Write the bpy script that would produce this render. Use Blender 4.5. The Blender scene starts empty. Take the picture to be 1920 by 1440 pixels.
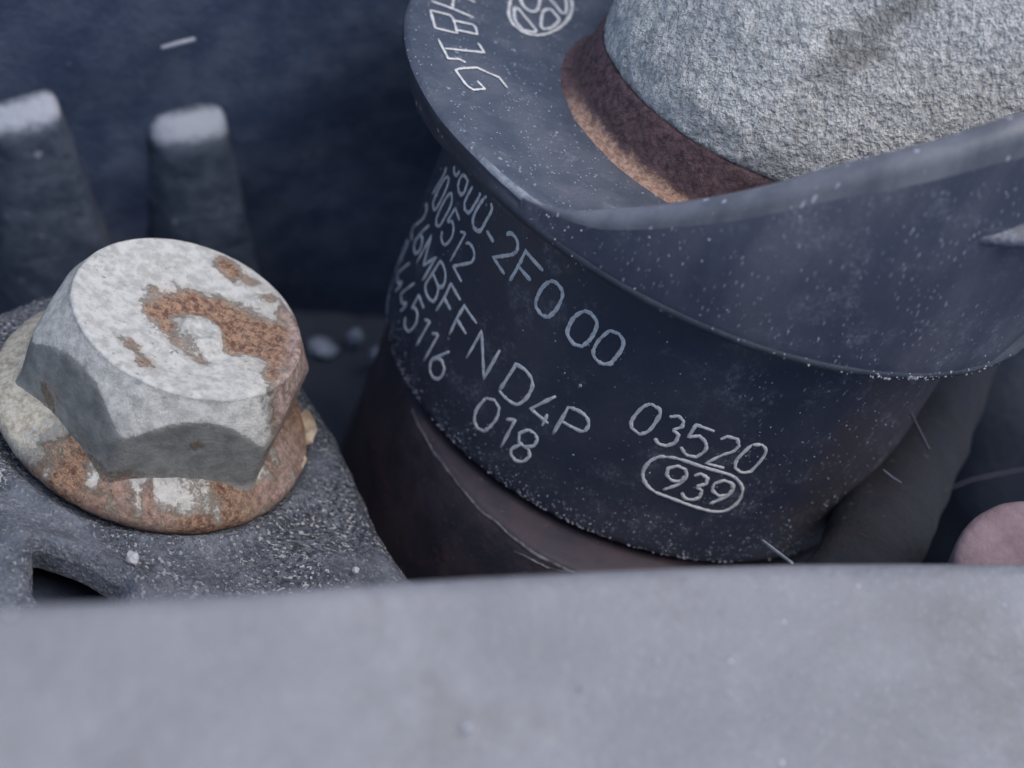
import bpy, bmesh, math, random
from mathutils import Vector, noise

random.seed(7)
scene = bpy.context.scene
COL = scene.collection
S = 0.001                                     # everything below is written in millimetres

# ------------------------------------------------------------------ camera
PITCH, ROLL, FPX = math.radians(36.04), math.radians(23.87), 3307.0
CAM = Vector((13.491, -56.329, 50.170))
DV = Vector((0, math.cos(PITCH), -math.sin(PITCH)))
_R0, _U0 = Vector((1, 0, 0)), Vector((0, math.sin(PITCH), math.cos(PITCH)))
RV = math.cos(ROLL) * _R0 + math.sin(ROLL) * _U0
UV = -math.sin(ROLL) * _R0 + math.cos(ROLL) * _U0
cam_data = bpy.data.cameras.new('camera')
cam = bpy.data.objects.new('camera', cam_data)
COL.objects.link(cam)
from mathutils import Matrix
mw = Matrix((RV, UV, -DV)).transposed().to_4x4()
mw.translation = CAM * S
cam.matrix_world = mw
cam_data.sensor_width = 36.0
cam_data.lens = FPX / 1920 * 36.0
cam_data.clip_start, cam_data.clip_end = 0.003, 50.0
cam_data.dof.use_dof = True
cam_data.dof.focus_distance = 0.0705
cam_data.dof.aperture_fstop = 48.0
scene.camera = cam

# ------------------------------------------------------------------ sky, sun, exposure
SUN_EL, SUN_AZ = math.radians(70), math.radians(118)      # azimuth from +Y towards +X
world = bpy.data.worlds.new('World')
scene.world = world
world.use_nodes = True
wn, wl = world.node_tree.nodes, world.node_tree.links
bg = wn['Background']
sky = wn.new('ShaderNodeTexSky')
sky.sky_type = 'NISHITA'
sky.sun_disc = False
sky.sun_elevation = SUN_EL
sky.sun_rotation = SUN_AZ
sky.air_density, sky.dust_density, sky.ozone_density = 1.0, 1.6, 1.6
wl.new(sky.outputs['Color'], bg.inputs['Color'])
bg.inputs['Strength'].default_value = 0.10
sun_data = bpy.data.lights.new('sun', 'SUN')
sun_data.energy = 1.5
sun_data.angle = math.radians(60)
sun_data.color = (1.0, 0.95, 0.88)
sun = bpy.data.objects.new('sun', sun_data)
COL.objects.link(sun)
sdir = Vector((math.sin(SUN_AZ) * math.cos(SUN_EL), math.cos(SUN_AZ) * math.cos(SUN_EL), math.sin(SUN_EL)))
sun.rotation_euler = sdir.to_track_quat('Z', 'Y').to_euler()
sun.location = sdir * 0.5
vs = scene.view_settings
vs.view_transform, vs.look, vs.exposure, vs.gamma = 'Standard', 'None', 0.95, 1.0
vs.use_curve_mapping = False

# ------------------------------------------------------------------ helpers turning image pixels into scene points, plus tables and noise
def ray(x, y):
    return DV + RV * ((x - 960) / FPX) + UV * ((720 - y) / FPX)
def at_depth(x, y, t):
    return CAM + ray(x, y) * t
def on_plane(x, y, p, n):
    d = ray(x, y)
    return CAM + d * ((p - CAM).dot(n) / d.dot(n))
def on_z(x, y, z):
    return on_plane(x, y, Vector((0, 0, z)), Vector((0, 0, 1)))
def lerp_table(t, x):
    if x <= t[0][0]: return t[0][1]
    for (a, b), (c, d) in zip(t, t[1:]):
        if x <= c:
            k = (x - a) / (c - a)
            return b + (d - b) * k
    return t[-1][1]
def smooth(a, b, x):
    k = min(1, max(0, (x - a) / (b - a)))
    return k * k * (3 - 2 * k)
def fbm(x, y, z=0.0, s=1.0, o=4):
    v, a, q = 0.0, 1.0, 0.0
    for i in range(o):
        v += a * noise.noise(Vector((x * s, y * s, z * s + 7.3 * i)))
        q += a
        s *= 2.03; a *= 0.55
    return v / q

# ------------------------------------------------------------------ object helpers
def tag(o, label=None, cat=None, group=None, kind=None):
    if label: o['label'] = label
    if cat: o['category'] = cat
    if group: o['group'] = group
    if kind: o['kind'] = kind
    return o
def thing(name, loc, label, cat, group=None):
    o = bpy.data.objects.new(name, None)
    COL.objects.link(o)
    o.location = Vector(loc) * S
    o.empty_display_size = 0.002
    return tag(o, label, cat, group)
def mesh(name, verts, faces, mat, parent=None, loc=(0, 0, 0), smooth_shade=True, attrs=None):
    me = bpy.data.meshes.new(name)
    me.from_pydata([(v[0] * S, v[1] * S, v[2] * S) for v in verts], [], faces)
    bm = bmesh.new(); bm.from_mesh(me)
    bmesh.ops.recalc_face_normals(bm, faces=bm.faces)
    bm.to_mesh(me); bm.free()
    for p in me.polygons: p.use_smooth = smooth_shade
    for k, vals in (attrs or {}).items():
        a = me.attributes.new(k, 'FLOAT', 'POINT')
        a.data.foreach_set('value', vals)
    me.materials.append(mat)
    o = bpy.data.objects.new(name, me)
    COL.objects.link(o)
    o.location = Vector(loc) * S
    if parent: o.parent = parent
    return o
def grid_faces(nu, nv, wrap_u=False, wrap_v=False):
    f = []
    for i in range(nu if wrap_u else nu - 1):
        for j in range(nv if wrap_v else nv - 1):
            i2, j2 = (i + 1) % nu, (j + 1) % nv
            f.append((i * nv + j, i2 * nv + j, i2 * nv + j2, i * nv + j2))
    return f
def lathe(name, prof, n, mat, parent, wob=0.0, close=True, centre=(0, 0)):
    """prof(theta_deg) -> list of (r, z); theta counts from the side facing the camera"""
    V = []
    m = 0
    for i in range(n):
        th = -180 + 360 * i / n
        p = prof(th); m = len(p)
        for r, z in p:
            a = math.radians(th)
            V.append((centre[0] + r * math.sin(a), centre[1] - r * math.cos(a), z))
    F = grid_faces(n, m, wrap_u=True)
    if close:
        F.append([i * m for i in range(n)]); F.append([i * m + m - 1 for i in range(n)])
    return mesh(name, V, F, mat, parent)

# ------------------------------------------------------------------ materials
DUST = (0.42, 0.44, 0.50)
class NT:
    def __init__(self, name):
        self.m = bpy.data.materials.new(name)
        self.m.use_nodes = True
        self.t = self.m.node_tree
        self.b = self.t.nodes['Principled BSDF']
        tc = self.t.nodes.new('ShaderNodeTexCoord')
        mp = self.t.nodes.new('ShaderNodeMapping')
        mp.inputs['Scale'].default_value = (1000, 1000, 1000)
        self.t.links.new(tc.outputs['Object'], mp.inputs['Vector'])
        self.co = mp.outputs['Vector']
    def node(self, kind, **inp):
        n = self.t.nodes.new(kind)
        for k, v in inp.items():
            self.put(n.inputs[k.replace('_', ' ')], v)
        return n
    def put(self, sock, v):
        if hasattr(v, 'is_linked'): self.t.links.new(v, sock)
        else: sock.default_value = v
    def stretch(self, s):
        n = self.node('ShaderNodeMapping', Vector=self.co)
        n.inputs['Scale'].default_value = s
        return n.outputs['Vector']
    def noise(self, scale, detail=5, rough=0.6, co=None):
        n = self.node('ShaderNodeTexNoise', Vector=co or self.co, Scale=scale, Detail=detail, Roughness=rough)
        return n.outputs['Fac']
    def math(self, op, a, b=0.0, clamp=False):
        n = self.t.nodes.new('ShaderNodeMath'); n.operation = op; n.use_clamp = clamp
        self.put(n.inputs[0], a); self.put(n.inputs[1], b)
        return n.outputs[0]
    def step(self, v, a, b):
        n = self.t.nodes.new('ShaderNodeMapRange'); n.interpolation_type = 'SMOOTHSTEP'
        self.put(n.inputs['Value'], v)
        n.inputs['From Min'].default_value = a; n.inputs['From Max'].default_value = b
        return n.outputs['Result']
    def mix(self, f, a, b):
        n = self.t.nodes.new('ShaderNodeMix'); n.data_type = 'RGBA'
        self.put(n.inputs['Factor'], f)
        for s, v in ((n.inputs['A'], a), (n.inputs['B'], b)):
            for q in n.inputs:
                pass
            sock = [q for q in n.inputs if q.type == 'RGBA' and q.name == s.name][0]
            self.put(sock, v if hasattr(v, 'is_linked') else (*v, 1.0))
        return [q for q in n.outputs if q.type == 'RGBA'][0]
    def specks(self, scale, size, share, co=None):
        """mask of small irregular grains: one per kept voronoi cell"""
        w = self.node('ShaderNodeTexNoise', Vector=co or self.co, Scale=scale * 1.7, Detail=2.0)
        ad = self.t.nodes.new('ShaderNodeVectorMath'); ad.operation = 'MULTIPLY_ADD'
        self.put(ad.inputs[0], w.outputs['Color']); ad.inputs[1].default_value = (0.55 / scale,) * 3
        self.put(ad.inputs[2], co or self.co)
        v = self.node('ShaderNodeTexVoronoi', Vector=ad.outputs[0], Scale=scale)
        sp = self.t.nodes.new('ShaderNodeSeparateColor')
        self.t.links.new(v.outputs['Color'], sp.inputs[0])
        r = self.math('MULTIPLY', sp.outputs[1], size)
        a = self.step(self.math('SUBTRACT', v.outputs['Distance'], r), 0.10, -0.06)
        k = self.math('LESS_THAN', sp.outputs[0], share)
        return self.math('MULTIPLY', a, k)
    def attr(self, name):
        n = self.t.nodes.new('ShaderNodeAttribute'); n.attribute_name = name
        return n.outputs['Fac']
    def bump(self, h, dist, strength=1.0, after=None):
        n = self.node('ShaderNodeBump', Height=h, Strength=strength)
        n.inputs['Distance'].default_value = dist * S
        if after is not None: self.put(n.inputs['Normal'], after)
        return n.outputs['Normal']
    def done(self, col, rough=0.6, normal=None, metal=0.0, spec=0.5):
        self.put(self.b.inputs['Base Color'], col if hasattr(col, 'is_linked') else (*col, 1.0))
        self.put(self.b.inputs['Roughness'], rough)
        self.put(self.b.inputs['Metallic'], metal)
        self.b.inputs['Specular IOR Level'].default_value = spec
        if normal is not None: self.put(self.b.inputs['Normal'], normal)
        return self.m
def plain(name, a, b, scale, rough, bump_scale=4.0, bump_mm=0.03, grains=(), metal=0.0, spec=0.5, stretch=None, film=0.0, pits=0.0):
    n = NT(name)
    co = n.stretch(stretch) if stretch else None
    f = n.step(n.noise(scale, 6, 0.65, co), 0.35, 0.68)
    c = n.mix(f, a, b)
    h = n.noise(bump_scale, 6, 0.7, co)
    for sc, size, share, colr, where in grains:
        k = n.specks(sc, size, share, co)
        if where:
            k = n.math('MULTIPLY', k, n.step(n.noise(where[0], 3), where[1], where[2]))
        c = n.mix(k, c, colr)
        h = n.math('ADD', h, n.math('MULTIPLY', k, 0.5))
    if film:
        fm = n.step(n.noise(0.5, 8, 0.75), 0.50, 0.72)
        fm = n.math('MULTIPLY', fm, n.step(n.noise(6.0, 3, 0.7), 0.35, 0.65))
        c = n.mix(n.math('MULTIPLY', fm, film), c, DUST)
    if pits:
        c = n.mix(n.math('MULTIPLY', n.step(n.noise(pits, 4, 0.75), 0.55, 0.64), 0.45), c, (0.06, 0.062, 0.075))
    nr = n.bump(h, bump_mm)
    return n.done(c, n.math('ADD', n.math('MULTIPLY', f, 0.15), rough), nr, metal, spec)

M_wall = plain('dark_cast_iron', (0.034, 0.050, 0.098), (0.068, 0.088, 0.138), 0.35, 0.50, 2.6, 0.10,
               [(1.6, 0.26, 0.16, (0.13, 0.15, 0.19), (0.25, 0.48, 0.66))])
def make_rib():
    n = NT('cast_rib_metal')
    c = n.mix(n.step(n.noise(0.6, 6, 0.65), 0.35, 0.68), (0.032, 0.044, 0.070), (0.074, 0.090, 0.122))
    c = n.mix(n.math('MULTIPLY', n.specks(1.6, 0.3, 0.15), 0.8), c, (0.22, 0.23, 0.26))
    rust = n.step(n.math('ADD', n.attr('edge'), n.math('MULTIPLY', n.math('SUBTRACT', n.noise(1.4, 6, 0.75), 0.5), 2.2)), 0.95, 1.4)
    c = n.mix(n.math('MULTIPLY', rust, 0.6), c, n.mix(n.step(n.noise(3.0, 4), 0.4, 0.6), (0.09, 0.055, 0.048), (0.26, 0.20, 0.175)))
    lit_top = n.step(n.math('ADD', n.attr('lit_top'), n.math('MULTIPLY', n.math('SUBTRACT', n.noise(0.9, 6, 0.7), 0.5), 1.0)), 0.30, 0.85)  # skylight on the rib tops put into a paler colour
    c = n.mix(lit_top, c, (0.33, 0.35, 0.41))
    return n.done(c, 0.45, n.bump(n.noise(2.5, 6, 0.7), 0.12))
M_rib = make_rib()
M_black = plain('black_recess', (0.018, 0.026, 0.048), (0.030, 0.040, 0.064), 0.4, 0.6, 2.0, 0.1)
M_lump = plain('highlight_grey_lump', (0.24, 0.28, 0.36), (0.32, 0.37, 0.46), 0.8, 0.14, 1.0, 0.1)  # pale colour stands in for blurred highlights in the gap
M_body = None
def make_body():
    n = NT('injector_black_steel')
    c = n.mix(n.step(n.noise(0.25, 5), 0.35, 0.7), (0.028, 0.034, 0.056), (0.050, 0.053, 0.075))
    sep = n.t.nodes.new('ShaderNodeSeparateXYZ'); n.t.links.new(n.co, sep.inputs[0])
    # brownish patch on the right flank of the body
    g = n.math('ADD', n.math('MULTIPLY', sep.outputs[0], 1.0), n.math('MULTIPLY', n.noise(0.5, 4), 5.0))
    brown_flank = n.step(g, 9.6, 11.6)
    c = n.mix(n.math('MULTIPLY', brown_flank, 0.8), c, (0.050, 0.044, 0.052))
    h = n.noise(5.0, 6, 0.7)
    low = n.step(n.math('ADD', sep.outputs[2], n.math('MULTIPLY', n.noise(0.8, 3), 4.0)), 7.5, 2.0)
    k1 = n.math('MULTIPLY', n.specks(5.5, 0.42, 0.55), n.math('ADD', n.math('MULTIPLY', low, n.step(n.noise(0.9, 3), 0.42, 0.62)), 0.0))
    k2 = n.math('MULTIPLY', n.specks(3.2, 0.20, 0.22), n.step(n.noise(0.45, 3), 0.40, 0.60))
    k3 = n.math('MULTIPLY', n.specks(6.5, 0.35, 0.35, n.stretch((1, 1, 0.5))), n.step(sep.outputs[0], 1.5, 5.5))
    k3 = n.math('MULTIPLY', k3, n.step(n.noise(0.6, 3), 0.40, 0.65))
    k = n.math('MAXIMUM', n.math('MAXIMUM', k1, n.math('MULTIPLY', k2, 0.7)), n.math('MULTIPLY', k3, 0.6))
    c = n.mix(n.math('MULTIPLY', k, 0.85), c, DUST)
    fm = n.math('MULTIPLY', n.step(n.noise(0.6, 8, 0.75), 0.50, 0.72), n.step(n.noise(6.0, 3, 0.7), 0.35, 0.65))
    c = n.mix(n.math('MULTIPLY', fm, 0.30), c, DUST)
    h = n.math('ADD', h, k)
    return n.done(c, n.math('ADD', 0.42, n.math('MULTIPLY', k, 0.3)), n.bump(h, 0.025))
M_body = make_body()
M_plate = plain('cap_lit_top', (0.048, 0.060, 0.086), (0.085, 0.095, 0.122), 0.35, 0.40, 3.0, 0.06,
                [(3.4, 0.30, 0.22, (0.28, 0.30, 0.36), (0.5, 0.42, 0.6)), (5.5, 0.34, 0.22, (0.22, 0.24, 0.30), None)], film=0.35)  # cap top, its light from facing the sky put into the colour
M_rim = plain('cap_shaded_rim', (0.028, 0.033, 0.052), (0.050, 0.052, 0.070), 0.6, 0.55, 3.0, 0.06,
              [(2.6, 0.34, 0.25, DUST, (0.6, 0.42, 0.6))])  # darker copy of the cap colour, shade of the rim painted in
M_skirt = plain('skirt_plastic', (0.046, 0.053, 0.082), (0.088, 0.091, 0.122), 0.22, 0.36, 3.0, 0.03,
                [(8.5, 0.34, 0.40, (0.24, 0.26, 0.33), (0.35, 0.36, 0.6)), (5.0, 0.13, 0.12, (0.40, 0.42, 0.50), (0.5, 0.42, 0.6))],
                stretch=(1, 1, 0.38), film=0.30)
STAIN = -6.0
def make_plug():
    n = NT('grey_granular_foam')
    st = n.stretch((1.0, 1.0, 0.6))
    f = n.noise(4.4, 3, 0.65, st)
    c = n.mix(n.step(f, 0.34, 0.64), (0.45, 0.44, 0.425), (0.74, 0.73, 0.71))
    c = n.mix(n.math('MULTIPLY', n.step(n.noise(0.9, 7, 0.8), 0.46, 0.66), 0.6), c, (0.40, 0.40, 0.405))
    c = n.mix(n.math('MULTIPLY', n.step(n.noise(0.35, 6, 0.75), 0.52, 0.66), 0.35), c, (0.27, 0.26, 0.25))
    c = n.mix(n.math('MULTIPLY', n.step(n.noise(7.5, 4, 0.8), 0.58, 0.70), 0.60), c, (0.15, 0.147, 0.145))
    sep = n.t.nodes.new('ShaderNodeSeparateXYZ'); n.t.links.new(n.co, sep.inputs[0])
    # dark stain running down the face
    sx = n.math('ADD', n.math('ADD', sep.outputs[0], n.math('MULTIPLY', sep.outputs[2], -0.40)), n.math('MULTIPLY', n.noise(0.7, 5, 0.7), 4.0))
    stain = n.math('MULTIPLY', n.step(n.math('ABSOLUTE', n.math('SUBTRACT', sx, STAIN)), 1.3, 0.2), n.step(sep.outputs[2], 21.5, 24.0))
    c = n.mix(n.math('MULTIPLY', stain, 0.60), c, (0.13, 0.12, 0.105))
    return n.done(c, 0.9, n.bump(n.math('ADD', f, n.math('MULTIPLY', n.noise(1.8, 5, 0.7), 0.9)), 0.42))
M_plug = make_plug()
def make_hub():
    n = NT('brown_corroded_seal')
    sep = n.t.nodes.new('ShaderNodeSeparateXYZ'); n.t.links.new(n.co, sep.inputs[0])
    f = n.noise(3.2, 6, 0.75)
    c = n.mix(n.step(f, 0.3, 0.68), (0.048, 0.024, 0.032), (0.185, 0.110, 0.122))
    # bare copper showing along the worn foot of the seal
    w = n.math('ADD', sep.outputs[2], n.math('MULTIPLY', n.noise(1.6, 7, 0.75), 1.6))
    x = n.math('ADD', sep.outputs[0], n.math('MULTIPLY', sep.outputs[1], -0.75))
    lim = n.math('MULTIPLY', n.step(w, 17.50, 17.05), n.math('MULTIPLY', n.step(x, -6.5, -3.0), n.step(x, 6.4, 4.0)))
    cu = n.mix(n.step(n.noise(4.5, 4), 0.35, 0.65), (0.36, 0.20, 0.14), (0.62, 0.42, 0.33))
    c = n.mix(lim, c, cu)
    c = n.mix(n.math('MULTIPLY', n.specks(4.0, 0.3, 0.2), 0.5), c, (0.26, 0.20, 0.22))
    return n.done(c, 0.8, n.bump(f, 0.30))
M_hub = make_hub()
M_mark = plain('laser_mark', (0.50, 0.50, 0.52), (0.70, 0.69, 0.68), 3.0, 0.6, 8.0, 0.02, pits=7.0)
M_mark_dim = plain('laser_mark_fine', (0.40, 0.42, 0.47), (0.62, 0.63, 0.66), 3.0, 0.6, 8.0, 0.02)
M_sleeve = plain('brown_rubber_sleeve', (0.034, 0.030, 0.043), (0.068, 0.048, 0.058), 0.45, 0.6, 3.0, 0.06,
                 [(3.0, 0.26, 0.18, (0.085, 0.068, 0.078), None), (0.8, 0.3, 0.2, (0.066, 0.036, 0.042), None)])
M_scratch = plain('scratch_edge', (0.10, 0.09, 0.10), (0.30, 0.28, 0.29), 2.5, 0.5)
M_edge = plain('edge_highlight_plastic', (0.10, 0.115, 0.145), (0.24, 0.26, 0.30), 2.0, 0.4)
M_lip = plain('lit_lip_plastic', (0.085, 0.09, 0.112), (0.155, 0.16, 0.187), 0.5, 0.4, 3.0, 0.03, [(3.6, 0.3, 0.2, (0.36, 0.37, 0.42), None)], stretch=(1, 1, 0.4))  # paler copy of the skirt, skylight on the lip painted in
def make_boss():
    n = NT('painted_cast_boss')
    f = n.noise(0.45, 5)
    c = n.mix(n.step(f, 0.35, 0.65), (0.075, 0.086, 0.112), (0.16, 0.176, 0.215))
    gr = n.noise(4.6, 4, 0.7)
    right = n.step(n.noise(0.16, 2), 0.40, 0.62)
    k = n.math('MULTIPLY', n.step(n.noise(5.2, 3, 0.6), 0.53, 0.62), n.math('ADD', n.math('MULTIPLY', right, 0.70), 0.25))
    c = n.mix(n.math('MULTIPLY', n.step(n.noise(4.6, 4, 0.7), 0.46, 0.56), n.math('ADD', n.math('MULTIPLY', right, 0.75), 0.30)), c, (0.030, 0.033, 0.046))
    c = n.mix(k, c, (0.50, 0.50, 0.52))
    h = n.math('ADD', gr, n.math('MULTIPLY', k, 0.6))
    return n.done(c, 0.24, n.bump(h, 0.24))
M_boss = make_boss()
def make_cover():
    n = NT('pale_grey_cover')
    c = n.mix(n.step(n.noise(0.10, 4), 0.3, 0.7), (0.150, 0.152, 0.170), (0.200, 0.203, 0.224))
    c = n.mix(n.math('MULTIPLY', n.step(n.noise(0.35, 6, 0.7), 0.50, 0.70), 0.35), c, (0.235, 0.237, 0.256))
    c = n.mix(n.math('MULTIPLY', n.step(n.noise(0.13, 6, 0.7), 0.50, 0.68), 0.6), c, (0.115, 0.112, 0.118))
    c = n.mix(n.math('MULTIPLY', n.step(n.noise(3.5, 5, 0.8, n.stretch((1, 1, 0.3))), 0.52, 0.64), 0.25), c, (0.30, 0.30, 0.32))
    return n.done(c, 0.55, n.bump(n.noise(2.5, 5), 0.12))
M_cover = make_cover()
M_grain = plain('dust_grain', (0.26, 0.28, 0.34), (0.52, 0.54, 0.60), 3.0, 0.5)
M_grit = plain('pale_grit', (0.30, 0.30, 0.33), (0.45, 0.45, 0.48), 1.0, 0.5)
M_wrap = plain('brown_clutter', (0.010, 0.013, 0.023), (0.022, 0.021, 0.028), 0.5, 0.8, 4.0, 0.25,
               [(3.2, 0.3, 0.25, (0.10, 0.085, 0.085), (0.5, 0.48, 0.62))], stretch=(0.45, 1, 1))
M_mauve = plain('mauve_rubber', (0.175, 0.118, 0.138), (0.27, 0.195, 0.215), 0.5, 0.7, 2.0, 0.06)
M_fibre = plain('pale_fibre', (0.24, 0.26, 0.30), (0.38, 0.40, 0.44), 1.0, 0.6)
M_fibre_dim = plain('dull_fibre', (0.050, 0.050, 0.072), (0.085, 0.085, 0.115), 1.0, 0.6)
M_flake = plain('rust_flake_tan', (0.34, 0.25, 0.17), (0.55, 0.47, 0.37), 1.5, 0.8, 4.0, 0.06)
def make_bolt():
    n = NT('weathered_zinc_with_rust')
    f = n.noise(1.1, 6, 0.65)
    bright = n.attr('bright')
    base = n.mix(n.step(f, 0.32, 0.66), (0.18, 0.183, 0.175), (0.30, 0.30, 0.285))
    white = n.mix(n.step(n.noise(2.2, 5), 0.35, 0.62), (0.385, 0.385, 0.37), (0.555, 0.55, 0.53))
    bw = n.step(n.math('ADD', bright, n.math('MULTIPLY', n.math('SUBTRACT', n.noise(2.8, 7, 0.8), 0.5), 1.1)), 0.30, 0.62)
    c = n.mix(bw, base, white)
    # chalky yellow film
    yl = n.step(n.math('ADD', n.attr('yellow'), n.math('MULTIPLY', n.math('SUBTRACT', n.noise(2.6, 7, 0.8), 0.5), 1.8)), 0.35, 0.75)
    ym = n.mix(n.step(n.noise(2.4, 6, 0.75), 0.38, 0.62), (0.33, 0.275, 0.20), (0.62, 0.575, 0.47))
    c = n.mix(n.math('MULTIPLY', yl, 0.85), c, ym)
    # rust: halo, then body, then dark crust
    rv = n.math('ADD', n.attr('rust'), n.math('MULTIPLY', n.math('SUBTRACT', n.math('ADD', n.math('MULTIPLY', n.noise(1.3, 4, 0.6), 0.45), n.math('MULTIPLY', n.noise(4.2, 6, 0.85), 0.55)), 0.5), 3.4))
    rc = n.mix(n.step(n.noise(3.0, 7, 0.85), 0.42, 0.58), (0.105, 0.050, 0.038), (0.42, 0.255, 0.165))
    rc = n.mix(n.attr('pink'), rc, n.mix(n.step(n.noise(2.4, 7, 0.85), 0.42, 0.58), (0.19, 0.12, 0.115), (0.50, 0.37, 0.345)))
    halo = n.math('MULTIPLY', n.step(n.math('ADD', n.attr('rust'), n.math('MULTIPLY', n.math('SUBTRACT', n.noise(5.0, 5, 0.8), 0.5), 1.3)), 0.05, 1.0), 0.55)
    c = n.mix(halo, c, n.mix(n.step(n.noise(1.2, 4), 0.4, 0.6), (0.36, 0.20, 0.115), (0.46, 0.33, 0.19)))
    c = n.mix(n.math('MULTIPLY', n.step(rv, 0.36, 0.98), 0.95), c, rc)
    c = n.mix(n.math('MULTIPLY', n.step(n.noise(4.0, 5, 0.75), 0.56, 0.68), 0.5), c, (0.15, 0.145, 0.14))
    h = n.math('ADD', n.math('MULTIPLY', n.noise(3.8, 6, 0.8), 0.9), n.math('MULTIPLY', n.step(rv, 0.35, 0.7), n.noise(6.0, 5, 0.8)))
    rough = n.math('ADD', 0.50, n.math('MULTIPLY', n.step(rv, 0.3, 0.6), 0.35))
    return n.done(c, rough, n.bump(h, 0.11), 0.0, 0.4)
M_bolt = make_bolt()

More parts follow.
